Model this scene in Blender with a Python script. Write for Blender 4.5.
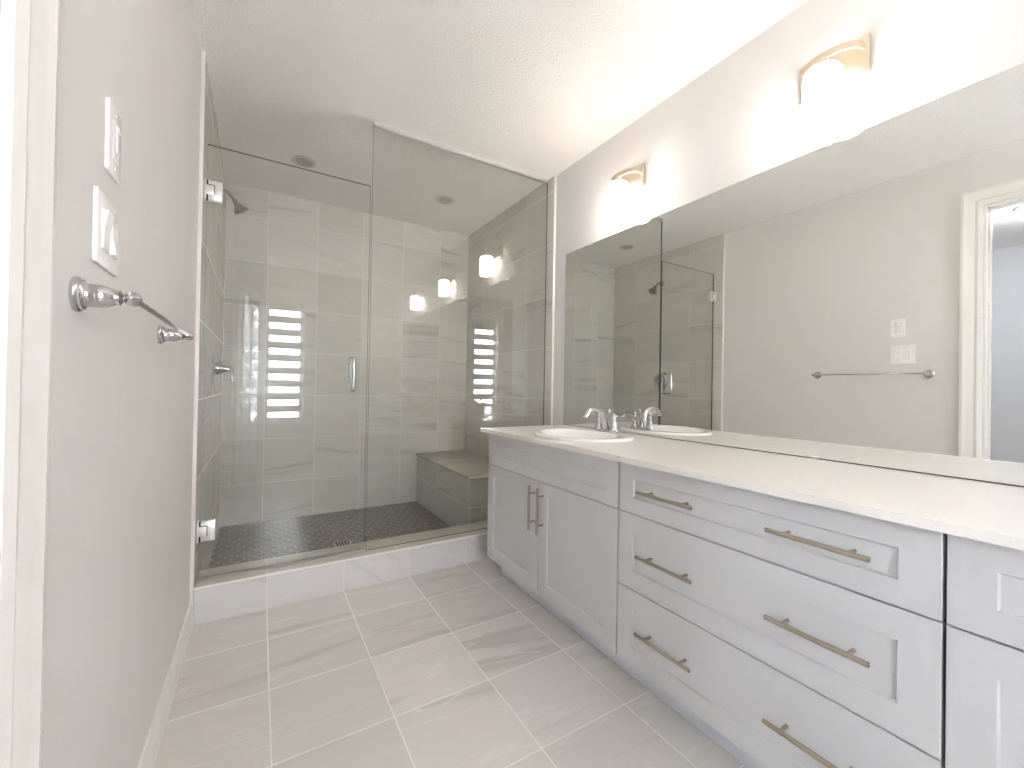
import bpy, bmesh, math, random
from mathutils import Vector, Matrix
PI = math.pi
for o in list(bpy.data.objects): bpy.data.objects.remove(o)
SC = bpy.context.scene
COL = SC.collection

# ------------------------------------------------------------------ camera
FW = Vector((0.51898163, 0.85475389, 0.00733852))
RT = Vector((0.85459172, -0.51902766, 0.01683108))
UP = Vector((-0.01819532, 0.00246358, 0.99983142))
cd = bpy.data.cameras.new('camera'); cam = bpy.data.objects.new('camera', cd); COL.objects.link(cam)
cd.sensor_fit = 'HORIZONTAL'; cd.sensor_width = 36; cd.lens = 415.82/1024*36; cd.clip_start = 0.01
M4 = Matrix.Identity(4)
for i in range(3):
    M4[i][0] = RT[i]; M4[i][1] = UP[i]; M4[i][2] = -FW[i]
M4[0][3], M4[1][3], M4[2][3] = 0.2346, 0.0, 1.0378
cam.matrix_world = M4
SC.camera = cam

# ------------------------------------------------------------------ world, exposure
w = bpy.data.worlds.new('sky'); SC.world = w; w.use_nodes = True
w.node_tree.nodes['Background'].inputs[0].default_value = (0.88, 0.91, 1.0, 1)
w.node_tree.nodes['Background'].inputs[1].default_value = 14.0
SC.view_settings.view_transform = 'Standard'; SC.view_settings.look = 'None'
SC.view_settings.gamma = 1.0; SC.view_settings.use_curve_mapping = False
SC.view_settings.exposure = 1.97
cy = SC.cycles
cy.max_bounces = 16; cy.diffuse_bounces = 8; cy.glossy_bounces = 8; cy.transparent_max_bounces = 32
cy.caustics_reflective = True; cy.sample_clamp_indirect = 30.0
SHADE_STRENGTH = 8.3
SHADE_COLOR = (1.0, 0.905, 0.83)
CLOSET_STRENGTH = 17.0

# ------------------------------------------------------------------ dimensions (metres)
W, H = 1.8886, 2.44              # room width, ceiling
YB, YC, YG, HC = 3.526, 2.2155, 2.285, 0.158    # shower back, curb front, glass, curb height
YT = 2.199                       # where the wall tile starts
TT = 0.012                       # tile thickness
YBK = -1.25                      # wall behind the camera
XV, XC, ZC, TC = 1.319, 1.294, 0.8068, 0.0191    # cabinet fronts, counter edge, counter top
ZM = 1.886; YM0, YM1 = -0.75, 2.083               # mirror

# ------------------------------------------------------------------ node helpers
def newmat(name):
    m = bpy.data.materials.new(name); m.use_nodes = True
    nt = m.node_tree; b = nt.nodes['Principled BSDF']
    return m, nt, b
def N(nt, t, **kw):
    n = nt.nodes.new(t)
    for k, v in kw.items(): setattr(n, k, v)
    return n
def L(nt, a, b): nt.links.new(a, b)
def setin(nt, sock, v):
    if isinstance(v, bpy.types.NodeSocket): nt.links.new(v, sock)
    else: sock.default_value = v
def math_(nt, op, a, b=None, c=None):
    n = N(nt, 'ShaderNodeMath', operation=op)
    setin(nt, n.inputs[0], a)
    if b is not None: setin(nt, n.inputs[1], b)
    if c is not None: setin(nt, n.inputs[2], c)
    return n.outputs[0]
def mixc(nt, fac, a, b, mode='MIX'):
    n = N(nt, 'ShaderNodeMix', data_type='RGBA', blend_type=mode)
    setin(nt, n.inputs[0], fac); setin(nt, n.inputs[6], a); setin(nt, n.inputs[7], b)
    return n.outputs[2]
def rgb(r, g, b): return (r, g, b, 1.0)
def srgb(r, g, b):
    f = lambda c: (c/255/12.92) if c/255 <= 0.04045 else ((c/255+0.055)/1.055)**2.4
    return (f(r), f(g), f(b), 1.0)
def simple(name, col, rough=0.5, metal=0.0, spec=0.5, coat=0.0):
    m, nt, b = newmat(name)
    b.inputs['Base Color'].default_value = col; b.inputs['Roughness'].default_value = rough
    b.inputs['Metallic'].default_value = metal; b.inputs['Specular IOR Level'].default_value = spec
    b.inputs['Coat Weight'].default_value = coat
    return m
def paint(name, col, rough, scale, strength, dist=0.002, detail=3.0):
    m, nt, b = newmat(name)
    b.inputs['Base Color'].default_value = col; b.inputs['Roughness'].default_value = rough
    g = N(nt, 'ShaderNodeNewGeometry')
    t = N(nt, 'ShaderNodeTexNoise'); t.inputs['Scale'].default_value = scale; t.inputs['Detail'].default_value = detail
    L(nt, g.outputs['Position'], t.inputs['Vector'])
    bp = N(nt, 'ShaderNodeBump'); bp.inputs['Strength'].default_value = strength; bp.inputs['Distance'].default_value = dist
    L(nt, t.outputs['Fac'], bp.inputs['Height']); L(nt, bp.outputs['Normal'], b.inputs['Normal'])
    return m

def tile(name, u, v, pu, pv, ou, ov, base, dark, light, grout, gw=0.0022, rough=0.32, streak=1.0, slope=0.10, var=0.09):
    """stone-look porcelain: streaks run along axis u; grid pitch pu x pv with a joint at ou, ov"""
    m, nt, b = newmat(name)
    g = N(nt, 'ShaderNodeNewGeometry'); s = N(nt, 'ShaderNodeSeparateXYZ'); L(nt, g.outputs['Position'], s.inputs[0])
    U = s.outputs['XYZ'.index(u)]; V = s.outputs['XYZ'.index(v)]
    au = math_(nt, 'DIVIDE', math_(nt, 'SUBTRACT', U, ou), pu)
    av = math_(nt, 'DIVIDE', math_(nt, 'SUBTRACT', V, ov), pv)
    iu = math_(nt, 'FLOOR', au); iv = math_(nt, 'FLOOR', av)
    fu = math_(nt, 'FRACT', au); fv = math_(nt, 'FRACT', av)
    du = math_(nt, 'MULTIPLY', math_(nt, 'MINIMUM', fu, math_(nt, 'SUBTRACT', 1.0, fu)), pu)
    dv = math_(nt, 'MULTIPLY', math_(nt, 'MINIMUM', fv, math_(nt, 'SUBTRACT', 1.0, fv)), pv)
    dmin = math_(nt, 'MINIMUM', du, dv)
    gmask = math_(nt, 'LESS_THAN', dmin, gw)
    cb = N(nt, 'ShaderNodeCombineXYZ'); L(nt, iu, cb.inputs[0]); L(nt, iv, cb.inputs[1])
    wn = N(nt, 'ShaderNodeTexWhiteNoise', noise_dimensions='3D'); L(nt, cb.outputs[0], wn.inputs['Vector'])
    rnd = wn.outputs['Value']
    ws = N(nt, 'ShaderNodeSeparateColor'); L(nt, wn.outputs['Color'], ws.inputs[0])
    # streak coordinates: stretched along u, shifted per tile
    sl = math_(nt, 'MULTIPLY', math_(nt, 'SUBTRACT', ws.outputs[1], 0.35), slope*2.5)
    vv = math_(nt, 'ADD', V, math_(nt, 'MULTIPLY', U, sl))
    c2 = N(nt, 'ShaderNodeCombineXYZ')
    setin(nt, c2.inputs[0], math_(nt, 'ADD', math_(nt, 'MULTIPLY', U, 0.85), math_(nt, 'MULTIPLY', rnd, 37.0)))
    setin(nt, c2.inputs[1], math_(nt, 'MULTIPLY', vv, 9.0))
    setin(nt, c2.inputs[2], math_(nt, 'MULTIPLY', ws.outputs[2], 19.0))
    n1 = N(nt, 'ShaderNodeTexNoise'); n1.inputs['Scale'].default_value = 1.0; n1.inputs['Detail'].default_value = 5.0
    n1.inputs['Roughness'].default_value = 0.55; n1.inputs['Distortion'].default_value = 0.6
    L(nt, c2.outputs[0], n1.inputs['Vector'])
    r1 = N(nt, 'ShaderNodeValToRGB'); e = r1.color_ramp.elements
    e[0].position = 0.30; e[0].color = dark; e[1].position = 0.62; e[1].color = base
    x = e.new(0.42); x.color = base; x = e.new(0.85); x.color = light
    L(nt, n1.outputs['Fac'], r1.inputs[0])
    # thin pale veins
    c3 = N(nt, 'ShaderNodeCombineXYZ')
    setin(nt, c3.inputs[0], math_(nt, 'ADD', math_(nt, 'MULTIPLY', U, 1.0), math_(nt, 'MULTIPLY', rnd, 11.0)))
    setin(nt, c3.inputs[1], math_(nt, 'MULTIPLY', vv, 8.0)); setin(nt, c3.inputs[2], math_(nt, 'MULTIPLY', rnd, 5.0))
    n2 = N(nt, 'ShaderNodeTexNoise'); n2.inputs['Scale'].default_value = 0.9; n2.inputs['Detail'].default_value = 3.0
    L(nt, c3.outputs[0], n2.inputs['Vector'])
    vein = math_(nt, 'SUBTRACT', 1.0, math_(nt, 'MINIMUM', 1.0, math_(nt, 'MULTIPLY', math_(nt, 'ABSOLUTE', math_(nt, 'SUBTRACT', n2.outputs['Fac'], 0.56)), 70.0)))
    col = mixc(nt, math_(nt, 'MULTIPLY', vein, 0.55*streak), r1.outputs[0], light)
    tone = math_(nt, 'ADD', 1.0-var/2, math_(nt, 'MULTIPLY', ws.outputs[0], var))
    tc = N(nt, 'ShaderNodeCombineColor')
    for i in range(3): setin(nt, tc.inputs[i], tone)
    col = mixc(nt, 1.0, col, tc.outputs[0], 'MULTIPLY')
    col = mixc(nt, gmask, col, grout)
    L(nt, col, b.inputs['Base Color'])
    setin(nt, b.inputs['Roughness'], math_(nt, 'ADD', rough, math_(nt, 'MULTIPLY', gmask, 0.4)))
    b.inputs['Specular IOR Level'].default_value = 0.45
    hgt = math_(nt, 'MINIMUM', 1.0, math_(nt, 'DIVIDE', dmin, gw*1.6))
    bp = N(nt, 'ShaderNodeBump'); bp.inputs['Strength'].default_value = 0.35; bp.inputs['Distance'].default_value = 0.0012
    L(nt, hgt, bp.inputs['Height']); L(nt, bp.outputs['Normal'], b.inputs['Normal'])
    return m

def thin_glass(name, tint, f0=0.045):
    m = bpy.data.materials.new(name); m.use_nodes = True; nt = m.node_tree
    for n in list(nt.nodes): nt.nodes.remove(n)
    out = N(nt, 'ShaderNodeOutputMaterial'); tr = N(nt, 'ShaderNodeBsdfTransparent'); gl = N(nt, 'ShaderNodeBsdfGlossy')
    tr.inputs[0].default_value = tint; gl.inputs['Roughness'].default_value = 0.0; gl.inputs[0].default_value = (1, 1, 1, 1)
    lw = N(nt, 'ShaderNodeLayerWeight'); lw.inputs[0].default_value = 0.5
    fr = math_(nt, 'ADD', f0, math_(nt, 'MULTIPLY', 1.0-f0, math_(nt, 'POWER', lw.outputs['Facing'], 5.0)))
    mx = N(nt, 'ShaderNodeMixShader'); L(nt, fr, mx.inputs[0]); L(nt, tr.outputs[0], mx.inputs[1]); L(nt, gl.outputs[0], mx.inputs[2])
    L(nt, mx.outputs[0], out.inputs[0])
    return m
def emitter(name, col, strength):
    m = bpy.data.materials.new(name); m.use_nodes = True; nt = m.node_tree
    b = nt.nodes['Principled BSDF']; b.inputs['Base Color'].default_value = (0.9, 0.9, 0.88, 1); b.inputs['Roughness'].default_value = 0.3
    b.inputs['Emission Color'].default_value = (*col, 1); b.inputs['Emission Strength'].default_value = strength
    return m

M = {}
M['wall'] = paint('wall_paint', rgb(0.745, 0.728, 0.708), 0.55, 260, 0.08)
M['ceiling'] = paint('ceiling_texture', rgb(0.92, 0.90, 0.865), 0.9, 120, 0.8, 0.007, 3.0)
M['trim'] = simple('white_trim_paint', rgb(0.84, 0.82, 0.78), 0.28)
M['door_white'] = simple('white_door_paint', rgb(0.80, 0.81, 0.82), 0.32)
M['cab'] = paint('cabinet_paint', rgb(0.605, 0.606, 0.615), 0.42, 400, 0.03)
M['cab_gap_shade'] = simple('cabinet_gap_shade', rgb(0.03, 0.03, 0.03), 0.8)  # near-black carcass fronts: shade of the door and drawer gaps put in colour
M['kick'] = simple('toe_kick_paint', rgb(0.68, 0.70, 0.75), 0.45)
M['ceramic'] = simple('white_ceramic', rgb(0.88, 0.87, 0.845), 0.10, spec=0.4)
M['chrome'] = simple('polished_chrome', rgb(0.60, 0.60, 0.605), 0.05, 1.0)
M['satin'] = simple('satin_chrome', rgb(0.84, 0.83, 0.82), 0.35, 1.0)
M['dark_nickel'] = simple('brushed_shower_nickel', rgb(0.24, 0.225, 0.205), 0.28, 1.0)
M['nickel'] = simple('brushed_nickel_pull', rgb(0.46, 0.40, 0.33), 0.30, 1.0)
M['sconce_metal'] = simple('satin_nickel_sconce', rgb(0.72, 0.63, 0.50), 0.33, 1.0)
M['plastic'] = simple('white_plastic', rgb(0.92, 0.91, 0.895), 0.25)
M['plastic2'] = simple('ivory_plastic', rgb(0.76, 0.75, 0.72), 0.3)
M['black'] = simple('gap_black', rgb(0.02, 0.02, 0.02), 0.6)  # black for open gaps, slots and holes, their darkness put in the colour
M['shade'] = emitter('lit_opal_glass', SHADE_COLOR, SHADE_STRENGTH)
M['dome'] = emitter('lit_dome_glass', (0.78, 0.85, 1.0), CLOSET_STRENGTH)
M['glass'] = thin_glass('shower_glass_face', (0.975, 0.985, 0.977, 1))
M['glass_edge'] = simple('shower_glass_edge', rgb(0.10, 0.13, 0.115), 0.1)
M['pane'] = thin_glass('window_pane', (0.97, 0.98, 0.98, 1))
M['mirror'] = simple('mirror_silver', rgb(0.88, 0.895, 0.875), 0.0, 1.0)
M['mirror_edge'] = simple('mirror_edge', rgb(0.10, 0.09, 0.08), 0.3)
M['baffle'] = simple('grey_baffle', rgb(0.66, 0.64, 0.61), 0.5)
M['lens'] = simple('frosted_lens', rgb(0.46, 0.445, 0.42), 0.35)
M['blind'] = simple('blind_fabric', rgb(0.50, 0.47, 0.43), 0.8)
M['steel'] = simple('drain_steel', rgb(0.50, 0.47, 0.43), 0.25, 1.0)
GR = srgb(196, 190, 182)
F_BASE, F_DARK, F_LIGHT = rgb(0.68, 0.65, 0.615), rgb(0.555, 0.53, 0.50), rgb(0.78, 0.755, 0.72)
M['floor'] = tile('floor_tile', 'X', 'Y', 0.333, 0.325, 0.281, 1.95, F_BASE, F_DARK, F_LIGHT, rgb(0.80, 0.775, 0.74), slope=0.12, gw=0.0024, rough=0.27, var=0.10)
S_BASE, S_DARK, S_LIGHT = rgb(0.66, 0.64, 0.59), rgb(0.50, 0.485, 0.445), rgb(0.74, 0.72, 0.67)
SG = rgb(0.75, 0.73, 0.68)
M['tile_back'] = tile('wall_tile_back', 'X', 'Z', 0.333, 0.320, 0.27, 0.31, S_BASE, S_DARK, S_LIGHT, SG, rough=0.25, var=0.13)
M['tile_side'] = tile('wall_tile_side', 'Y', 'Z', 0.333, 0.345, YT, 1.65, S_BASE, S_DARK, S_LIGHT, SG, rough=0.25, var=0.13)
M['bench_side_shaded'] = tile('bench_tile_side_shaded', 'Y', 'Z', 0.30, 0.333, 2.458, 0.242, rgb(0.56, 0.545, 0.50), rgb(0.40, 0.39, 0.355), rgb(0.66, 0.64, 0.59), rgb(0.80, 0.78, 0.73), rough=0.28, var=0.16)  # darker than the wall tile: shade on the bench put into its colour
M['bench_front_shaded'] = tile('bench_tile_front_shaded', 'X', 'Z', 0.333, 0.333, 1.42, 0.242, rgb(0.56, 0.545, 0.50), rgb(0.40, 0.39, 0.355), rgb(0.66, 0.64, 0.59), rgb(0.80, 0.78, 0.73), rough=0.28, var=0.16)  # same painted-in shade on the bench front
M['bench_top'] = tile('bench_tile_top', 'X', 'Y', 0.60, 0.62, 1.40, 2.455, rgb(0.56, 0.53, 0.48), rgb(0.48, 0.455, 0.41), rgb(0.63, 0.60, 0.55), SG, rough=0.22)
M['curb'] = tile('curb_tile', 'X', 'Z', 0.333, 0.40, 0.281, -0.1, rgb(0.70, 0.69, 0.69), rgb(0.63, 0.62, 0.62), rgb(0.76, 0.75, 0.745), rgb(0.73, 0.72, 0.71), rough=0.25, slope=0.5)
M['curb_top'] = tile('curb_top_tile', 'X', 'Y', 0.60, 0.60, 0.281, 2.0, rgb(0.56, 0.515, 0.46), rgb(0.48, 0.44, 0.40), rgb(0.62, 0.58, 0.53), SG, rough=0.28)
# mosaic with slight tone changes, grout
m, nt, b = newmat('hex_mosaic'); M['hex'] = m
g = N(nt, 'ShaderNodeNewGeometry'); ri = N(nt, 'ShaderNodeValToRGB'); L(nt, g.outputs['Random Per Island'], ri.inputs[0])
ri.color_ramp.elements[0].color = rgb(0.10, 0.089, 0.078); ri.color_ramp.elements[1].color = rgb(0.17, 0.152, 0.134)
L(nt, ri.outputs[0], b.inputs['Base Color']); b.inputs['Roughness'].default_value = 0.34
M['hex_grout'] = simple('mosaic_grout', rgb(0.38, 0.36, 0.33), 0.8)
# quartz
m, nt, b = newmat('white_quartz'); M['quartz'] = m
g = N(nt, 'ShaderNodeNewGeometry'); vo = N(nt, 'ShaderNodeTexVoronoi'); vo.inputs['Scale'].default_value = 290
L(nt, g.outputs['Position'], vo.inputs['Vector'])
sp = N(nt, 'ShaderNodeSeparateColor'); L(nt, vo.outputs['Color'], sp.inputs[0])
mk = math_(nt, 'MULTIPLY', math_(nt, 'GREATER_THAN', sp.outputs[0], 0.86), math_(nt, 'LESS_THAN', vo.outputs['Distance'], 0.33))
L(nt, mixc(nt, math_(nt, 'MULTIPLY', mk, 0.45), rgb(0.84, 0.815, 0.775), rgb(0.52, 0.48, 0.43)), b.inputs['Base Color'])
b.inputs['Roughness'].default_value = 0.16

# ------------------------------------------------------------------ mesh helpers
class MB:
    def __init__(self): self.bm = bmesh.new(); self.mi = 0; self.mats = []
    def _tag(self, faces):
        for f in faces: f.material_index = self.mi
    def box(self, x0, x1, y0, y1, z0, z1, bev=0.0, seg=2, mi=None, rot=None, piv=None):
        r = bmesh.ops.create_cube(self.bm, size=1.0); vs = r['verts']
        for v in vs:
            v.co = Vector(((x0+x1)/2+v.co.x*(x1-x0), (y0+y1)/2+v.co.y*(y1-y0), (z0+z1)/2+v.co.z*(z1-z0)))
        fs = {f for v in vs for f in v.link_faces}
        if mi is not None:
            for f in fs: f.material_index = mi
        if bev > 0:
            es = list({e for v in vs for e in v.link_edges})
            q = bmesh.ops.bevel(self.bm, geom=es, offset=bev, segments=seg, profile=0.5, affect='EDGES')
            if mi is not None:
                for f in q['faces']: f.material_index = mi
            vs = list({v for f in q['faces'] for v in f.verts} | {v for v in vs if v.is_valid})
        if rot is not None:
            for v in vs: v.co = piv + rot @ (v.co - piv)
        return self
    def tube(self, pts, rad, seg=14, cap=True, mi=None, flat=None):
        pts = [Vector(p) for p in pts]; n = len(pts)
        if not hasattr(rad, '__len__'): rad = [rad]*n
        t0 = (pts[1]-pts[0]).normalized()
        a = Vector((0, 0, 1)) if abs(t0.z) < 0.9 else Vector((1, 0, 0))
        nrm = (a - t0*a.dot(t0)).normalized(); rings = []
        for i, p in enumerate(pts):
            t = (pts[min(i+1, n-1)]-pts[max(i-1, 0)]).normalized()
            nrm = (nrm - t*nrm.dot(t)).normalized(); bn = t.cross(nrm)
            sx = 1.0 if flat is None else flat
            rings.append([self.bm.verts.new(p+nrm*math.cos(2*PI*k/seg)*rad[i]*sx+bn*math.sin(2*PI*k/seg)*rad[i]) for k in range(seg)])
        fs = []
        for i in range(n-1):
            for k in range(seg):
                fs.append(self.bm.faces.new((rings[i][k], rings[i][(k+1) % seg], rings[i+1][(k+1) % seg], rings[i+1][k])))
        if cap:
            fs.append(self.bm.faces.new(list(reversed(rings[0])))); fs.append(self.bm.faces.new(rings[-1]))
        if mi is not None:
            for f in fs: f.material_index = mi
        return self
    def lathe(self, o, axis, prof, seg=28, mi=None, sy=1.0):
        """prof: list of (distance along axis, radius)"""
        o = Vector(o); ax = Vector(axis).normalized()
        a = Vector((0, 0, 1)) if abs(ax.z) < 0.9 else Vector((1, 0, 0))
        u = (a-ax*a.dot(ax)).normalized(); v = ax.cross(u); rings = []
        for t, r in prof:
            if r < 1e-6: rings.append([self.bm.verts.new(o+ax*t)])
            else: rings.append([self.bm.verts.new(o+ax*t+u*r*math.cos(2*PI*k/seg)+v*r*sy*math.sin(2*PI*k/seg)) for k in range(seg)])
        fs = []
        for i in range(len(rings)-1):
            A, B = rings[i], rings[i+1]
            for k in range(seg):
                k2 = (k+1) % seg
                if len(A) == 1 and len(B) == 1: continue
                if len(A) == 1: fs.append(self.bm.faces.new((A[0], B[k2], B[k])))
                elif len(B) == 1: fs.append(self.bm.faces.new((A[k], A[k2], B[0])))
                else: fs.append(self.bm.faces.new((A[k], A[k2], B[k2], B[k])))
        if len(rings[0]) > 1: fs.append(self.bm.faces.new(list(reversed(rings[0]))))
        if len(rings[-1]) > 1: fs.append(self.bm.faces.new(rings[-1]))
        if mi is not None:
            for f in fs: f.material_index = mi
        return self
    def extrude(self, poly, vec, mi=None):
        """poly: list of 3-D points (planar), extruded by vec"""
        a = [self.bm.verts.new(Vector(p)) for p in poly]; v = Vector(vec)
        b = [self.bm.verts.new(Vector(p)+v) for p in poly]; n = len(a); fs = []
        fs.append(self.bm.faces.new(a)); fs.append(self.bm.faces.new(list(reversed(b))))
        for i in range(n): fs.append(self.bm.faces.new((a[i], b[i], b[(i+1) % n], a[(i+1) % n])))
        if mi is not None:
            for f in fs: f.material_index = mi
        return self
    def build(self, name, mats, parent=None, loc=None, smooth=True, kind=None):
        bmesh.ops.recalc_face_normals(self.bm, faces=self.bm.faces[:])
        me = bpy.data.meshes.new(name); self.bm.to_mesh(me); self.bm.free()
        if not isinstance(mats, (list, tuple)): mats = [mats]
        for mt in mats: me.materials.append(M[mt] if isinstance(mt, str) else mt)
        if smooth:
            for p in me.polygons: p.use_smooth = True
            me.set_sharp_from_angle(angle=math.radians(35))
        o = bpy.data.objects.new(name, me); COL.objects.link(o)
        if parent is not None: o.parent = parent
        if loc is not None: o.location = loc
        if kind: o['kind'] = kind
        return o
def struct(name, mb, mats, smooth=False): return mb.build(name, mats, None, None, smooth, 'structure')
def thing(name, label, cat, loc, rotz=0.0, group=None):
    o = bpy.data.objects.new(name, None); COL.objects.link(o); o.location = loc; o.rotation_euler = (0, 0, rotz)
    o.empty_display_size = 0.05
    o['label'] = label; o['category'] = cat
    if group: o['group'] = group
    return o
def tag(o, label, cat, group=None):
    o['label'] = label; o['category'] = cat
    if group: o['group'] = group
    return o
def copy_tree(root, loc, label):
    r = root.copy(); COL.objects.link(r); r.location = loc; r['label'] = label
    for ch in list(root.children):
        c = ch.copy(); COL.objects.link(c); c.parent = r
        for g in list(ch.children):
            d = g.copy(); COL.objects.link(d); d.parent = c
    return r

# ------------------------------------------------------------------ room shell
struct('floor', MB().box(-2.6, W+0.12, YBK-0.12, YC, -0.1, 0.0), 'floor')
struct('ceiling', MB().box(-2.6, W+0.12, YBK-0.12, YB+0.15, H, H+0.1), 'ceiling')
# left wall with the doorway beside the camera
D0, D1, DH = -0.13, 0.632, 2.125
mb = MB()
mb.box(-0.12, 0, D1, YB+0.15, 0, H); mb.box(-0.12, 0, YBK-0.12, D0, 0, H)
mb.box(-0.12, 0, D0, D1, DH, H)
struct('wall_left', mb, 'wall')
struct('wall_right', MB().box(W, W+0.12, YBK-0.12, YB+0.15, 0, H), 'wall')
struct('wall_shower_back', MB().box(0, W, YB+TT, YB+0.15, 0, H), 'wall')
# wall behind the camera with the window opening
wx0, wx1, wz0, wz1 = 0.285, 0.705, 0.56, 2.10
mb = MB()
mb.box(0, wx0, YBK-0.12, YBK, 0, H); mb.box(wx1, W, YBK-0.12, YBK, 0, H)
mb.box(wx0, wx1, YBK-0.12, YBK, 0, wz0); mb.box(wx0, wx1, YBK-0.12, YBK, wz1, H)
struct('wall_back', mb, 'wall')
# closet next door
mb = MB()
mb.box(-2.6, -2.5, YBK-0.12, 1.7, 0, H); mb.box(-2.5, -0.12, 1.6, 1.7, 0, H); mb.box(-2.5, -0.12, YBK-0.12, YBK, 0, H)
struct('wall_closet', mb, 'wall')
# tiled shower walls
struct('wall_shower_left', MB().box(0, TT, YT, YB, 0.02, H), 'tile_side')
struct('wall_shower_right', MB().box(W-TT, W, YT+0.01, YB, 0.02, H), 'tile_side')
struct('wall_shower_tile', MB().box(TT, W-TT, YB, YB+TT, 0.02, H), 'tile_back')
struct('trim_1', MB().box(0, TT+0.001, YT-0.009, YT, HC, H, 0.002), 'trim')
struct('trim_2', MB().box(W-TT-0.001, W, YT+0.001, YT+0.01, HC, H, 0.002), 'trim')

# shower floor: mortar bed with a hex mosaic on it
ZS = 0.030
mb = MB(); mb.box(TT, W-TT, YC+0.2, YB, 0.0, ZS-0.0012, mi=1)
random.seed(3)
R = 0.0345; dx = R*math.sqrt(3); dy = R*1.5
j = 0; y = YC+0.2+0.01
while y < YB-0.005:
    x = TT+0.012 + (dx/2 if j % 2 else 0)
    while x < 1.43:
        rr = R-0.0036
        pts = [(x+rr*math.sin(k*PI/3), y+rr*math.cos(k*PI/3), ZS-0.0014) for k in range(6)]
        pts = [(min(max(p[0], TT+0.002), W), min(max(p[1], YC+0.202), YB-0.001), p[2]) for p in pts]
        zt = ZS+random.uniform(-0.0004, 0.0004)
        a = [mb.bm.verts.new(p) for p in pts]
        b_ = [mb.bm.verts.new((p[0]*0.93+x*0.07, p[1]*0.93+y*0.07, zt)) for p in pts]
        try:
            mb.bm.faces.new(b_)
            for k in range(6): mb.bm.faces.new((a[k], a[(k+1) % 6], b_[(k+1) % 6], b_[k]))
        except ValueError: pass
        x += dx
    y += dy; j += 1
struct('floor_shower', mb, ['hex', 'hex_grout'])
# curb
mb = MB(); mb.box(0.0, W, YC, YC+0.2, 0, HC-0.008, mi=0); mb.box(0.0, W, YC+0.006, YC+0.2, HC-0.008, HC, mi=1)
mb.box(0.0, W, YC-0.0015, YC+0.006, HC-0.008, HC+0.0005, 0.0012, mi=2)
struct('trim_curb', mb, ['curb', 'curb_top', 'trim'])

# baseboards
def baseboard(name, p0, p1, nrm):
    p0 = Vector(p0); p1 = Vector(p1); n = Vector(nrm)
    prof = [(0, 0), (0.013, 0), (0.013, 0.066), (0.0105, 0.070), (0.0105, 0.080), (0.007, 0.094), (0.005, 0.102), (0, 0.104)]
    return struct(name, MB().extrude([p0+n*a+Vector((0, 0, z)) for a, z in prof], p1-p0), 'trim')
baseboard('baseboard_left', (0, D1+0.095, 0), (0, YC, 0), (1, 0, 0))
baseboard('baseboard_left_rear', (0, YBK, 0), (0, D0-0.095, 0), (1, 0, 0))
baseboard('baseboard_back', (0.0, YBK, 0), (W, YBK, 0), (0, 1, 0))
baseboard('baseboard_right', (W, YBK, 0), (W, -0.75, 0), (-1, 0, 0))

# door casings: stepped profile, both sides and the head, mitred
def casing(name, y0, y1, zh):
    cw = 0.088
    prof = [(0, 0), (0, 0.011), (0.018, 0.015), (0.030, 0.012), (0.060, 0.016), (0.075, 0.019), (cw, 0.017), (cw, 0)]   # (outward from the opening, off the wall)
    mb = MB(); bm = mb.bm
    def ring(f): return [bm.verts.new(f(a, t)) for a, t in prof]
    rs = [ring(lambda a, t: (t, y1+0.006+a, 0)), ring(lambda a, t: (t, y1+0.006+a, zh+0.006+a)),
          ring(lambda a, t: (t, y0-0.006-a, zh+0.006+a)), ring(lambda a, t: (t, y0-0.006-a, 0))]
    n = len(prof)
    for i in range(3):
        for k in range(n): bm.faces.new((rs[i][k], rs[i][(k+1) % n], rs[i+1][(k+1) % n], rs[i+1][k]))
    bm.faces.new(rs[0]); bm.faces.new(rs[-1])
    # jamb lining and stop
    mb.box(-0.121, 0.0015, y1-0.006, y1+0.004, 0, zh+0.004); mb.box(-0.121, 0.0015, y0-0.004, y0+0.006, 0, zh+0.004); mb.box(-0.1205, 0.001, y0, y1, zh-0.006, zh+0.003)
    mb.box(-0.07, -0.035, y1-0.017, y1, 0, zh); mb.box(-0.07, -0.035, y0, y0+0.017, 0, zh); mb.box(-0.07, -0.035, y0, y1, zh-0.017, zh)
    return struct(name, mb, 'trim')
casing('trim_doorway_near', D0, D1, DH)

# open panel door behind the camera, only seen reflected in the shower glass
leaf = bpy.data.objects.new('door_1', None); COL.objects.link(leaf); leaf.location = (0.022, D0-0.012, 0.008); leaf.rotation_euler = (0, 0, math.radians(12.5)); leaf['kind'] = 'structure'
mb = MB(); DW, DT, DZ = 0.74, 0.035, 2.03
mb.box(0, DT, -DW, 0, 0, DZ, 0.002)
for (a, b2) in ((-DW+0.10, -DW/2-0.045), (-DW/2+0.045, -0.10)):
    for (c, d2) in ((0.14, 0.86), (1.00, 1.94)):
        for sx in (0, 1):
            x = DT if sx else 0.0; s = 1 if sx else -1
            mb.extrude([(x, a, c), (x, b2, c), (x, b2, d2), (x, a, d2)], (s*0.004, 0, 0))
            mb.extrude([(x+s*0.004, a+0.03, c+0.03), (x+s*0.004, b2-0.03, c+0.03), (x+s*0.004, b2-0.03, d2-0.03), (x+s*0.004, a+0.03, d2-0.03)], (s*0.005, 0, 0))
mb.build('door_leaf', 'door_white', leaf)
mb = MB(); mb.lathe((DT, -DW+0.06, 0.98), (1, 0, 0), [(0, 0.03), (0.008, 0.028), (0.012, 0.012), (0.035, 0.012), (0.045, 0.026), (0.06, 0.027), (0.068, 0.015), (0.07, 0)])
mb.build('door_knob', 'satin', leaf)

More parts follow.
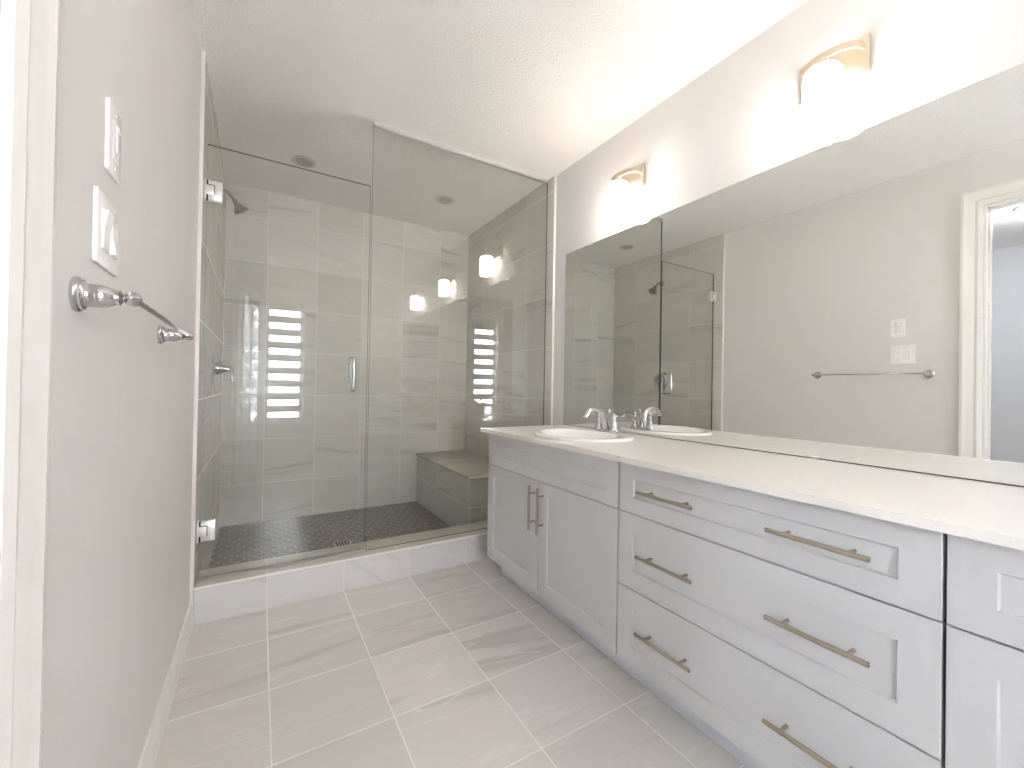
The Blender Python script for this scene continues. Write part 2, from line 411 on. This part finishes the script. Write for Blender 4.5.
# window with its striped blind behind the camera
wn = bpy.data.objects.new('window_1', None); COL.objects.link(wn); wn.location = ((wx0+wx1)/2, YBK, wz0); wn['kind'] = 'structure'
def lx(mb): return mb
hw = (wx1-wx0)/2; hh = wz1-wz0
mb = MB()
for (a, b2, c, d2) in ((-hw, -hw+0.045, 0, hh), (hw-0.045, hw, 0, hh), (-hw, hw, 0, 0.045), (-hw, hw, hh-0.045, hh)):
    mb.box(a, b2, -0.10, -0.05, c, d2, 0.003)
mb.build('window_frame', 'trim', wn)
MB().box(-hw+0.045, hw-0.045, -0.078, -0.072, 0.045, hh-0.045).build('pane', 'pane', wn, smooth=False)
mb = MB()
for (a, b2, c, d2) in ((-hw-0.07, -hw, -0.07, hh+0.07), (hw, hw+0.07, -0.07, hh+0.07), (-hw, hw, -0.07, 0.0), (-hw, hw, hh, hh+0.07)):
    mb.box(a, b2, 0, 0.014, c, d2, 0.003)
mb.build('window_casing', 'trim', wn)
bl = thing('window_blind', 'striped roller blind over the narrow window, seen reflected in the shower door', 'blind', ((wx0+wx1)/2, YBK-0.02, wz0))
MB().box(-hw+0.005, hw-0.005, -0.025, 0.02, hh-0.085, hh-0.002, 0.008).build('cassette', 'plastic2', bl)
mb = MB(); z = hh-0.08
while z > 0.10:
    mb.box(-hw+0.01, hw-0.01, -0.004, -0.002, z-0.085, z); z -= 0.157
mb.build('fabric_stripes', 'blind', bl, smooth=False)
MB().box(-hw+0.01, hw-0.01, -0.012, 0.008, 0.03, 0.06, 0.005).build('bottom_rail', 'plastic2', bl)

# closet ceiling lamp
cl = thing('flush_ceiling_light', 'round glowing flush ceiling lamp in the room beyond the doorway, seen in the mirror', 'lamp', (-1.35, 0.55, H))
MB().lathe((0, 0, 0), (0, 0, -1), [(0, 0.17), (0.02, 0.17), (0.024, 0.16)], 40).build('canopy', 'satin', cl)
MB().lathe((0, 0, -0.024), (0, 0, -1), [(0, 0.155), (0.02, 0.158), (0.05, 0.14), (0.075, 0.10), (0.09, 0.045), (0.093, 0)], 40).build('dome', 'dome', cl)

# ------------------------------------------------------------------ shower: bench, drain, fittings
bx0, by0, bz = 1.42, 2.458, 0.449
bt = thing('shower_bench', 'grey tiled corner bench with a pale slab top inside the shower', 'bench', ((bx0+W)/2, (by0+YB)/2, ZS))
ox, oy = (bx0+W)/2, (by0+YB)/2
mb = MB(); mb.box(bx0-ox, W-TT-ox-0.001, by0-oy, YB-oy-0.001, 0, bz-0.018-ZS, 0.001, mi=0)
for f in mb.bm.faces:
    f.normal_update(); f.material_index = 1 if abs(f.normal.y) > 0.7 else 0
mb.build('body', ['bench_side_shaded', 'bench_front_shaded'], bt, smooth=False)
MB().box(bx0-0.012-ox, W-TT-ox-0.001, by0-0.012-oy, YB-oy-0.001, bz-0.018-ZS, bz-ZS, 0.003).build('slab_top', 'bench_top', bt)
MB().box(bx0-0.012-ox, W-TT-ox-0.001, by0-0.0155-oy, by0-0.0122-oy, bz-0.014-ZS, bz-0.001-ZS, 0.001).build('edge_strip', 'trim', bt)

dr = thing('shower_drain', 'square metal floor drain set in the dark mosaic', 'drain', (0.70, 2.79, ZS))
mb = MB()
for (a, b2, c, d2) in ((-.055, .055, -.055, -.045), (-.055, .055, .045, .055), (-.055, -.045, -.045, .045), (.045, .055, -.045, .045)):
    mb.box(a, b2, c, d2, 0.0003, 0.005, 0.001)
mb.build('rim', 'steel', dr)
mb = MB(); mb.box(-.045, .045, -.045, .045, 0.0003, 0.0018, mi=1)
for k in range(6): mb.box(-.045+k*0.0165, -.045+k*0.0165+0.0085, -.045, .045, 0.0018, 0.0042, mi=0)
mb.build('grate', ['steel', 'black'], dr)

sh = thing('shower_fixture', 'chrome shower head on a bent arm from the left tiled wall', 'shower head', (TT, 2.86, 2.13))
mb = MB()
mb.tube([(0, 0, 0), (0.022, 0.003, 0.001), (0.045, 0.008, -0.006), (0.065, 0.013, -0.024), (0.082, 0.016, -0.045)], 0.0085, 14)
mb.build('arm', 'dark_nickel', sh)
MB().lathe((0, 0, 0), (1, 0, 0), [(0, 0.030), (0.003, 0.030), (0.008, 0.022), (0.012, 0.012)]).build('escutcheon', 'chrome', sh)
ax = Vector((0.55, 0.12, -0.80)).normalized()
MB().lathe((0.080, 0.016, -0.043), ax, [(-0.006, 0.010), (0.006, 0.014), (0.018, 0.014), (0.022, 0.017), (0.045, 0.030), (0.058, 0.040), (0.066, 0.041), (0.069, 0.036), (0.070, 0.0)]).build('spray_head', 'dark_nickel', sh)

sv = thing('shower_valve', 'chrome round shower control with lever handle on the left tiled wall', 'shower valve', (TT, 2.86, 1.112))
MB().lathe((0, 0, 0), (1, 0, 0), [(0, 0.086), (0.003, 0.086), (0.008, 0.080), (0.012, 0.060), (0.016, 0.040)], 36).build('escutcheon', 'chrome', sv)
MB().lathe((0.014, 0, 0), (1, 0, 0), [(0, 0.036), (0.012, 0.033), (0.030, 0.022), (0.045, 0.015), (0.060, 0.012), (0.068, 0.014), (0.078, 0.012), (0.082, 0)]).build('hub', 'chrome', sv)
MB().tube([(0.086, -0.001, 0.006), (0.087, -0.012, -0.010), (0.089, -0.024, -0.035), (0.091, -0.032, -0.062), (0.092, -0.036, -0.078)], [0.008, 0.0085, 0.0075, 0.0095, 0.006], 14).build('lever', 'chrome', sv)

dl = thing('recessed_downlight', 'unlit round ceiling downlight above the shower door, nearer the left wall', 'downlight', (0.45, 2.93, H), group='shower downlights')
MB().lathe((0, 0, 0), (0, 0, -1), [(0, 0.072), (0.003, 0.072), (0.006, 0.066), (0.005, 0.052), (0.001, 0.050)], 40).build('trim_ring', 'baffle', dl)
MB().lathe((0, 0, -0.0005), (0, 0, -1), [(0, 0.0495), (0.001, 0.049), (0.0022, 0.034), (0.0025, 0)], 40).build('lens', 'lens', dl)
copy_tree(dl, (1.405, 2.945, H), 'unlit round ceiling downlight above the shower bench side, behind the fixed glass')

# ------------------------------------------------------------------ shower glass
def glass_box(mb, x0, x1, z0, z1, t=0.010):
    mb.box(x0, x1, -t/2, t/2, z0, z1)
    for f in mb.bm.faces:
        f.normal_update(); f.material_index = 0 if abs(f.normal.y) > 0.7 else 1
dg = thing('shower_door', 'hinged clear glass shower door with chrome pull handle', 'shower door', (0.37, YG, 0.170))
gx0, gx1 = 0.019-0.37, 0.7215-0.37
mb = MB(); glass_box(mb, gx0, gx1, 0, 2.094-0.170); mb.build('glass_leaf', ['glass', 'glass_edge'], dg, smooth=False)
MB().box(gx0, gx1, -0.006, 0.006, -0.010, 0.0).build('sweep_seal', simple('clear_seal', rgb(0.45, 0.45, 0.43), 0.3), dg)
for zz in (1.8885-0.170, 0.3765-0.170):
    x0 = -0.37+TT
    mb = MB()
    mb.box(x0+0.013, 0.0765-0.37, -0.0125, -0.0052, zz-0.044, zz+0.044, 0.0015)     # outer clamp plate
    mb.box(x0+0.007, 0.0765-0.37, 0.0052, 0.0125, zz-0.044, zz+0.044, 0.0015)       # inner clamp plate
    mb.box(x0+0.004, x0+0.034, -0.0145, 0.0145, zz-0.020, zz+0.022, 0.001)            # knuckle block
    hg = mb.build('hinge', 'satin', dg)
    MB().box(x0+0.0004, x0+0.006, -0.025, 0.025, zz-0.044, zz+0.044, 0.0012).build('wall_plate', 'satin', hg)
    mb = MB(); mb.box(x0+0.0342, x0+0.0372, -0.0131, -0.0110, zz-0.021, zz+0.0252); mb.box(x0+0.007, x0+0.0342, -0.0131, -0.0110, zz+0.0222, zz+0.0252)
    mb.box(x0+0.0065, x0+0.0126, -0.0118, 0.0100, zz-0.043, zz-0.0205); mb.box(x0+0.0065, x0+0.0126, -0.0118, 0.0100, zz+0.0225, zz+0.043)
    mb.build('hinge_gap', 'black', hg, smooth=False)  # black strips added where the hinge gaps would lie in shade
hx, hz0, hz1 = 0.646-0.37, 1.010-0.170, 1.174-0.170
mb = MB()
for s in (-1, 1):
    pts = [(hx, s*0.006, hz0)]
    rr = 0.018
    pts += [(hx, s*0.030, hz0)] + [(hx, s*(0.030+rr*math.sin(a)), hz0+rr-rr*math.cos(a)) for a in (PI/8, PI/4, 3*PI/8, PI/2)]
    pts += [(hx, s*(0.030+rr*math.cos(a)), hz1-rr+rr*math.sin(a)) for a in (0, PI/8, PI/4, 3*PI/8, PI/2)] + [(hx, s*0.006, hz1)]
    mb.tube(pts, 0.0092, 14)
    for z in (hz0, hz1): mb.lathe((hx, s*0.0051, z), (0, s, 0), [(0, 0.0135), (0.005, 0.0135), (0.007, 0.010)], 20)
mb.build('pull_handle', 'chrome', dg)

fp = thing('fixed_glass_panel', 'tall fixed clear glass shower panel reaching the ceiling beside the door', 'glass panel', (1.30, YG, HC))
mb = MB(); glass_box(mb, 0.7309-1.30, W-TT-1.30-0.001, 0.0015, H-HC-0.002); mb.build('glass_pane', ['glass', 'glass_edge'], fp, smooth=False)
mb = MB()
mb.box(0.7309-1.30, W-TT-1.30-0.001, -0.0095, -0.0055, H-HC-0.020, H-HC, 0.0008); mb.box(0.7309-1.30, W-TT-1.30-0.001, 0.0055, 0.0095, H-HC-0.020, H-HC, 0.0008)
mb.build('ceiling_channel', 'satin', fp)

# ------------------------------------------------------------------ vanity
def shaker(mb, y0, y1, z0, z1, fr, frz=None, t=0.020, rec=0.007, slope=0.003):
    """front faces -X with its face at x=0"""
    bm = mb.bm
    mb.box(rec, t, y0, y1, z0, z1)
    e = 0.0012
    frz = frz or fr
    def loop(x, d, q=None):
        q = d if q is None else q
        return [bm.verts.new((x, y0+d, z0+q)), bm.verts.new((x, y1-d, z0+q)), bm.verts.new((x, y1-d, z1-q)), bm.verts.new((x, y0+d, z1-q))]
    A = loop(rec, 0); B = loop(e, 0); C_ = loop(0, e); D = loop(0, fr, frz); E_ = loop(rec-0.0005, fr+slope, frz+slope)
    for P, Q in ((A, B), (B, C_), (C_, D), (D, E_)):
        for i in range(4): bm.faces.new((P[i], P[(i+1) % 4], Q[(i+1) % 4], Q[i]))
    bm.faces.new(E_)
def pull(parent, y, z, vertical=False, ln=0.202, label=None):
    mb = MB(); x = -0.034; r = 0.0058
    if vertical: a, b2 = (x, y, z-ln/2), (x, y, z+ln/2); posts = [(y, z-0.064), (y, z+0.064)]; ax_ = (0, 0, 1)
    else: a, b2 = (x, y-ln/2, z), (x, y+ln/2, z); posts = [(y-0.064, z), (y+0.064, z)]; ax_ = (0, 1, 0)
    mb.lathe(a, ax_, [(0, r-0.001), (0.001, r), (ln-0.001, r), (ln, r-0.001)], 18)
    for (py, pz) in posts: mb.lathe((-0.0005, py, pz), (-1, 0, 0), [(0, 0.0042), (0.030, 0.0042)], 14)
    return mb.build('handle', 'nickel', parent)
ZF0, ZF1 = 0.107, 0.785
def carcass(root, w_, end_hi=False, mid=False):
    """body local: x from 0 (front face plane) to the wall, y centred"""
    d = W-XV
    a, b2, zt = -w_/2+0.0005, w_/2-0.0005, ZC-TC-0.0005
    mb = MB()
    mb.box(0.0215, d-0.001, a, a+0.016, ZF0, zt, mi=0); mb.box(0.0215, d-0.001, b2-0.016, b2, ZF0, zt, mi=0)
    mb.box(0.0215, d-0.001, a+0.016, b2-0.016, ZF0, ZF0+0.016, mi=0); mb.box(d-0.007, d-0.001, a+0.016, b2-0.016, ZF0+0.016, zt, mi=0)
    mb.box(0.0235, 0.040, a+0.016, b2-0.016, 0.590, 0.640, mi=1); mb.box(0.0235, 0.040, a+0.016, b2-0.016, zt-0.030, zt, mi=1)
    if mid: mb.box(0.0235, 0.040, a+0.016, b2-0.016, 0.340, 0.380, mi=1)
    else: mb.box(0.0235, 0.040, -0.02, 0.02, ZF0+0.016, 0.590, mi=1)
    for f in mb.bm.faces:
        f.normal_update()
        if f.normal.x < -0.7: f.material_index = 1
    mb.build('body', ['cab', 'cab_gap_shade'], root, smooth=False)
    MB().box(0.0856, 0.100, -w_/2+0.0005, w_/2-(0.012 if end_hi else 0.0005), 0.0, ZF0).build('toe_kick', 'kick', root, smooth=False)
def sink_cabinet(label, yc, w_, end_hi, group=None):
    r = thing('sink_cabinet', label, 'cabinet', (XV, yc, 0))
    carcass(r, w_, end_hi)
    g2 = 0.0015; a, b2 = -w_/2+g2, w_/2-g2
    mb = MB(); shaker(mb, a, b2, 0.6175, ZF1, 0.061, 0.050); mb.build('false_front', 'cab', r)
    for (p, q, hs) in ((a, -g2, -0.042), (g2, b2, 0.026)):
        mb = MB(); shaker(mb, p, q, ZF0, 0.6135, 0.062); dd = mb.build('door', 'cab', r)
        hy = (-0.037 if q < 0.01 else 0.0285)
        pull(dd, hy, 0.494, True)
    return r
sink_cabinet('pale grey shaker sink cabinet with two doors, beside the shower curb', 1.5385, 0.9685, True)
r = thing('drawer_cabinet', 'pale grey shaker cabinet of three wide drawers between the two sink cabinets', 'cabinet', (XV, 0.6473, 0))
dw = 0.8115
carcass(r, dw, mid=True)
for (z0, z1, hz, fr, nm) in ((0.6175, ZF1, 0.7035, 0.052, 1), (0.3635, 0.6135, 0.494, 0.062, 2), (ZF0, 0.3595, 0.245, 0.062, 3)):
    mb = MB(); shaker(mb, -dw/2+0.0015, dw/2-0.0035, z0, z1, 0.062, fr); dd = mb.build('drawer', 'cab', r)
    pull(dd, 0.842-0.6473, hz); pull(dd, 0.4395-0.6473, hz)
sink_cabinet('pale grey shaker sink cabinet nearest the camera, cut off by the right edge', -0.2475, 0.973, False)

# sinks cut through the counter
SX, SA, SB = 1.585, 0.225, 0.262           # centre x, half depth (x), half width (y)
SINKS = (1.555, -0.262)
def counter():
    mb = MB(); bm = mb.bm
    y0, y1 = YM0-0.005, 2.072
    n = 48; x0, x1 = XC, W-0.0005; zt, zb = ZC, ZC-TC
    # split the slab into y strips; each sink strip is a square with an oval hole
    cuts = []
    for yc in sorted(SINKS): cuts.append((yc-0.28, yc+0.28, yc))
    segs = []; cur = y0
    for a, b2, yc in cuts: segs.append((cur, a, None)); segs.append((a, b2, yc)); cur = b2
    segs.append((cur, y1, None))
    def quad(z, pts, flip=False): bm.faces.new([bm.verts.new((p[0], p[1], z)) for p in pts])
    for a, b2, yc in segs:
        if yc is None:
            for z in (zt, zb): quad(z, [(x0, a), (x1, a), (x1, b2), (x0, b2)])
        else:
            ia, ib = SA-0.03, SB-0.03
            inner = [(SX+ia*math.cos(2*PI*k/n), yc+ib*math.sin(2*PI*k/n)) for k in range(n)]
            outer = []
            for k in range(n):
                c, s = math.cos(2*PI*k/n), math.sin(2*PI*k/n)
                tx = ((x1-SX)/c if c > 0 else (x0-SX)/c) if abs(c) > 1e-9 else 1e9
                ty = ((b2-yc)/s if s > 0 else (a-yc)/s) if abs(s) > 1e-9 else 1e9
                t = min(tx, ty); outer.append((SX+t*c, yc+t*s))
            for z in (zt, zb):
                for k in range(n):
                    k2 = (k+1) % n; quad(z, [inner[k], inner[k2], outer[k2], outer[k]])
            # corner fillers
            corners = [(x1, b2), (x0, b2), (x0, a), (x1, a)]
            for cx_, cy_ in corners:
                for k in range(n):
                    p, q = outer[k], outer[(k+1) % n]
                    ang = lambda v: math.atan2(v[1]-yc, v[0]-SX) % (2*PI)
                    a0, a1, ac = ang(p), ang(q), ang((cx_, cy_))
                    if a1 < a0: a1 += 2*PI
                    if a0 < ac < a1:
                        for z in (zt, zb): quad(z, [p, (cx_, cy_), q])
            for k in range(n):
                p, q = inner[k], inner[(k+1) % n]
                bm.faces.new([bm.verts.new((p[0], p[1], zt)), bm.verts.new((q[0], q[1], zt)), bm.verts.new((q[0], q[1], zb)), bm.verts.new((p[0], p[1], zb))])
    for (p, q) in (((x0, y0), (x0, y1)), ((x1, y0), (x1, y1)), ((x0, y0), (x1, y0)), ((x0, y1), (x1, y1))):
        bm.faces.new([bm.verts.new((p[0], p[1], zt)), bm.verts.new((q[0], q[1], zt)), bm.verts.new((q[0], q[1], zb)), bm.verts.new((p[0], p[1], zb))])
    bmesh.ops.remove_doubles(bm, verts=bm.verts[:], dist=0.0002)
    return mb.build('countertop', 'quartz', None, smooth=False)
tag(counter(), 'long white speckled quartz countertop running over the grey vanity cabinets', 'countertop')

def make_sink():
    s = thing('oval_sink', 'white oval drop-in sink in the far end of the counter, by the shower', 'sink', (SX, SINKS[0], ZC), group='vanity sinks')
    n = 56; mb = MB(); bm = mb.bm
    # rings: (scale, shift toward the front, z)
    prof = [(1.0, 0.0, 0.0003), (1.0, 0, 0.006), (0.985, 0, 0.011), (0.95, 0, 0.0135), (0.90, -0.002, 0.0135)]
    bowl = [(0.80, -0.018, 0.0115), (0.775, -0.020, 0.006), (0.75, -0.021, -0.012), (0.68, -0.022, -0.065), (0.55, -0.022, -0.11), (0.36, -0.020, -0.135), (0.10, -0.016, -0.142)]
    rings = []
    for i, (k_, sh_, z) in enumerate(prof+bowl):
        ring = []
        for k in range(n):
            a = 2*PI*k/n; c, sn = math.cos(a), math.sin(a)
            kx = k_ if i < len(prof) else k_*(0.86 if c > 0 else 1.0)     # faucet deck stays wide at the wall side
            ring.append(bm.verts.new((SA*kx*c+sh_, SB*k_*sn, z)))
        rings.append(ring)
    for i in range(len(rings)-1):
        for k in range(n): bm.faces.new((rings[i][k], rings[i][(k+1) % n], rings[i+1][(k+1) % n], rings[i+1][k]))
    bm.faces.new(rings[-1])
    o = mb.build('basin', 'ceramic', s)
    MB().lathe((-0.016, 0, -0.1415), (0, 0, 1), [(0, 0.022), (0.002, 0.021), (0.003, 0.014), (0.006, 0.012), (0.007, 0)], 24).build('drain', 'chrome', s)
    mb = MB(); mb.lathe((-SA*0.72-0.012, 0, -0.035), (0.94, 0, 0.34), [(0, 0.009), (0.002, 0.008), (0.0022, 0.0)], 18); mb.build('overflow', 'black', s)
    return s
s0 = make_sink()
copy_tree(s0, (SX, SINKS[1], ZC), 'white oval sink at the near end of the counter, outside the frame')

def make_faucet():
    f = thing('faucet', 'chrome two-handle faucet on the oval sink by the shower', 'faucet', (1.752, SINKS[0]+0.008, ZC+0.0128), group='vanity faucets')
    mb = MB(); n = 40
    ring = lambda k_, z, ex=0.0: [mb.bm.verts.new((0.026*k_*math.cos(2*PI*k/n), (0.080*k_ if True else 0)*math.sin(2*PI*k/n)*1.0, z)) for k in range(n)]
    rs = [ring(1.0, 0.0), ring(1.0, 0.006), ring(0.95, 0.010), ring(0.75, 0.013), ring(0.2, 0.014)]
    for i in range(len(rs)-1):
        for k in range(n): mb.bm.faces.new((rs[i][k], rs[i][(k+1) % n], rs[i+1][(k+1) % n], rs[i+1][k]))
    mb.bm.faces.new(rs[0]); mb.bm.faces.new(rs[-1])
    mb.build('base_plate', 'chrome', f)
    for s in (-1, 1):
        mb = MB()
        mb.lathe((0, s*0.051, 0.008), (0, 0, 1), [(0, 0.0255), (0.004, 0.0255), (0.010, 0.022), (0.030, 0.0155), (0.052, 0.0125), (0.056, 0.0145), (0.061, 0.0145), (0.066, 0.0115), (0.072, 0.013), (0.080, 0.0115), (0.086, 0.006), (0.088, 0)], 24)
        hd = mb.build('handle', 'chrome', f)
        mb = MB()
        mb.tube([(0, s*0.056, 0.082), (0.001, s*0.072, 0.0825), (0.002, s*0.088, 0.084), (0.003, s*0.102, 0.0865), (0.004, s*0.114, 0.089), (0.004, s*0.121, 0.090)], [0.0070, 0.0065, 0.0080, 0.0105, 0.0095, 0.0040], 16, flat=0.7)
        mb.build('lever', 'chrome', hd)
    mb = MB()
    pts = []
    key = [(0.004, 0.008), (-0.002, 0.035), (-0.014, 0.066), (-0.036, 0.093), (-0.066, 0.108), (-0.096, 0.111), (-0.120, 0.103), (-0.136, 0.086), (-0.141, 0.076)]
    def cr(P, t):
        i = min(int(t), len(P)-2); u = t-i
        p0 = P[max(i-1, 0)]; p1 = P[i]; p2 = P[i+1]; p3 = P[min(i+2, len(P)-1)]
        return tuple(0.5*((2*p1[k])+(-p0[k]+p2[k])*u+(2*p0[k]-5*p1[k]+4*p2[k]-p3[k])*u*u+(-p0[k]+3*p1[k]-3*p2[k]+p3[k])*u**3) for k in (0, 1))
    ns = 33
    for i in range(ns):
        q = cr(key, i/(ns-1)*(len(key)-1)); pts.append((q[0], 0, q[1]))
    rad = [0.0195-0.0055*min(1, i/14) + (0.001 if i > ns-6 else 0) for i in range(ns)]
    mb.tube(pts, rad, 18); mb.build('spout', 'chrome', f)
    mb = MB(); mb.lathe((0.020, 0, 0.008), (0, 0, 1), [(0, 0.0035), (0.078, 0.0035), (0.080, 0.006), (0.084, 0.0045), (0.088, 0.0075), (0.096, 0.0085), (0.104, 0.006), (0.109, 0)], 16); mb.build('lift_rod', 'chrome', f)
    return f
f0 = make_faucet()
copy_tree(f0, (1.752, SINKS[1]+0.008, ZC+0.0128), 'chrome two-handle faucet on the near sink, seen only reflected in the shower glass')

# mirror
mr = thing('wall_mirror', 'wide frameless wall mirror standing on the quartz countertop', 'mirror', (W-0.0005, (YM0+YM1)/2, ZC+0.0015))
hy = (YM1-YM0)/2; mh = ZM-ZC-0.0015
mb = MB(); mb.box(-0.005, 0, -hy, hy, 0, mh, mi=1)
for f in mb.bm.faces:
    f.normal_update()
    if f.normal.x < -0.7: f.material_index = 0
mb.build('mirror_glass', ['mirror', 'mirror_edge'], mr, smooth=False)
MB().box(-0.0065, 0, -hy, hy, -0.0013, 0.0022).build('bottom_gap_shade', 'mirror_edge', mr, smooth=False)  # dark strip added as the shadow line of the gap under the mirror
ym = (YM0+YM1)/2
for (yy, top) in ((1.854, 1), (0.657, 1), (0.686, 0), (-0.45, 1)):
    mb = MB()
    if top: mb.box(-0.0085, 0, yy-ym-0.011, yy-ym+0.011, mh+0.0005, mh+0.006, 0.001); mb.box(-0.0085, -0.0055, yy-ym-0.011, yy-ym+0.011, mh-0.006, mh+0.0005, 0.001)
    else: mb.box(-0.0085, -0.0055, yy-ym-0.011, yy-ym+0.011, 0.0, 0.007, 0.001)
    mb.build('mirror_clip', 'satin', mr)

# ------------------------------------------------------------------ sconces
def make_sconce(y, label):
    s = thing('wall_sconce', label, 'wall lamp', (W, y, 2.125), group='vanity sconces')
    MB().box(-0.018, -0.0004, -0.100, 0.100, -0.060, 0.060, 0.002).build('backplate', 'sconce_metal', s)
    mb = MB(); n = 28; t = 0.0045; z0, z1 = 0.010, 0.033
    rows = []
    for i in range(n+1):
        a = PI*i/n; hw_, dp = 0.088, 0.068
        px_, py_ = -0.018-dp*math.sin(a)**0.85, -hw_*math.cos(a)
        nx, ny = -math.sin(a)*hw_, -math.cos(a)*dp; l = math.hypot(nx, ny); nx, ny = nx/l, ny/l
        rows.append([mb.bm.verts.new((px_+nx*k*t/2, py_+ny*k*t/2, z)) for k, z in ((-1, z0), (1, z0), (1, z1), (-1, z1))])
    for i in range(n):
        for k in range(4): mb.bm.faces.new((rows[i][k], rows[i][(k+1) % 4], rows[i+1][(k+1) % 4], rows[i+1][k]))
    mb.bm.faces.new(rows[0]); mb.bm.faces.new(rows[-1])
    mb.lathe((-0.088, 0, -0.022), (0, 0, 1), [(0, 0.028), (0.008, 0.028), (0.012, 0.022), (0.030, 0.016), (0.034, 0.0)], 24)
    mb.box(-0.092, -0.070, -0.010, 0.010, 0.008, 0.014)
    mb.build('bow_arm', 'sconce_metal', s)
    MB().lathe((-0.088, 0, -0.023), (0, 0, -1), [(0, 0.0), (0.0005, 0.034), (0.006, 0.046), (0.018, 0.0535), (0.146, 0.0535), (0.156, 0.050), (0.160, 0.043), (0.161, 0.0)], 40).build('lamp_shade', 'shade', s)
    return s
c0 = make_sconce(1.555, 'lit wall sconce above the mirror, the one nearest the shower')
copy_tree(c0, (W, 0.643, 2.125), 'lit wall sconce above the mirror at upper right, its brass-toned bow arm large in view')
copy_tree(c0, (W, -0.270, 2.125), 'third lit wall sconce further along, seen only as the smallest reflection in the shower glass')

# ------------------------------------------------------------------ left wall: towel bar, switches
tb = thing('towel_bar', 'chrome towel bar with two bell-shaped posts on the left wall', 'towel bar', (0, 1.157, 1.164))
Y0, Y1 = 0.857-1.157, 1.457-1.157
for y in (Y0, Y1):
    MB().lathe((0.0003, y, 0), (1, 0, 0), [(0, 0.0255), (0.004, 0.0258), (0.006, 0.0245), (0.007, 0.0225), (0.010, 0.0225), (0.0115, 0.0195), (0.014, 0.0178), (0.020, 0.0175), (0.028, 0.0172), (0.036, 0.0155), (0.043, 0.0122), (0.046, 0.0102), (0.047, 0.0118), (0.050, 0.0118), (0.051, 0.0092), (0.0535, 0.0062), (0.056, 0.0068)], 32).build('post', 'chrome', tb)
    mb = MB(); s = -1 if y < 0 else 1
    mb.lathe((0.0645, y-s*0.011, 0), (0, s, 0), [(0, 0.004), (0.001, 0.0062), (0.004, 0.0095), (0.009, 0.0112), (0.013, 0.0112), (0.018, 0.0092), (0.022, 0.005), (0.025, 0.0035), (0.028, 0.0)], 24)
    mb.build('finial', 'chrome', tb)
MB().tube([(0.0645, Y0+0.004, 0), (0.0645, 0, 0), (0.0645, Y1-0.004, 0)], 0.0052, 18).build('bar', 'chrome', tb)

def plate(mb, hy_, hz_, t=0.0065):
    bm = mb.bm
    mb.box(0.0003, t, -hy_, hy_, -hz_, hz_, 0.0024, 3)
sw = thing('fan_timer_switch', 'single white wall switch plate above the double one', 'switch', (0, 1.0055, 1.4625))
mb = MB(); plate(mb, 0.037, 0.0605); mb.build('cover_plate', 'plastic', sw)
MB().box(0.0060, 0.0085, -0.0165, 0.0165, -0.034, 0.034, 0.001).build('insert', 'plastic2', sw)
mb = MB(); mb.box(0.0083, 0.0105, -0.003, 0.003, -0.018, 0.030, 0.0008); mb.box(0.0083, 0.0125, -0.009, 0.009, 0.018, 0.025, 0.001); mb.build('slider', 'plastic', sw)
for z in (-0.048, 0.048): MB().lathe((0.0064, 0, z), (1, 0, 0), [(0, 0.0032), (0.0008, 0.0028), (0.0009, 0)], 12).build('screw', 'plastic2', sw)
sw = thing('rocker_switch', 'double white rocker switch plate just above the towel bar', 'switch', (0, 0.981, 1.290))
mb = MB(); plate(mb, 0.062, 0.061); mb.build('cover_plate', 'plastic', sw)
for (yy, up) in ((-0.023, 1), (0.023, -1)):
    mb = MB()
    mb.box(0.0060, 0.0078, yy-0.0172, yy+0.0172, -0.0345, 0.0345, 0.0008)
    prof = [(0.0076, -0.032), (0.0076+(0.0075 if up < 0 else 0.0018), -0.031), (0.0100, 0.0), (0.0076+(0.0075 if up > 0 else 0.0018), 0.031), (0.0076, 0.032)]
    mb.extrude([(a, yy-0.0148, z) for a, z in prof], (0, 0.0296, 0))
    mb.build('rocker', 'plastic', sw)
for yy in (-0.023, 0.023):
    for z in (-0.049, 0.049): MB().lathe((0.0064, yy, z), (1, 0, 0), [(0, 0.0032), (0.0008, 0.0028), (0.0009, 0)], 12).build('screw', 'plastic2', sw)
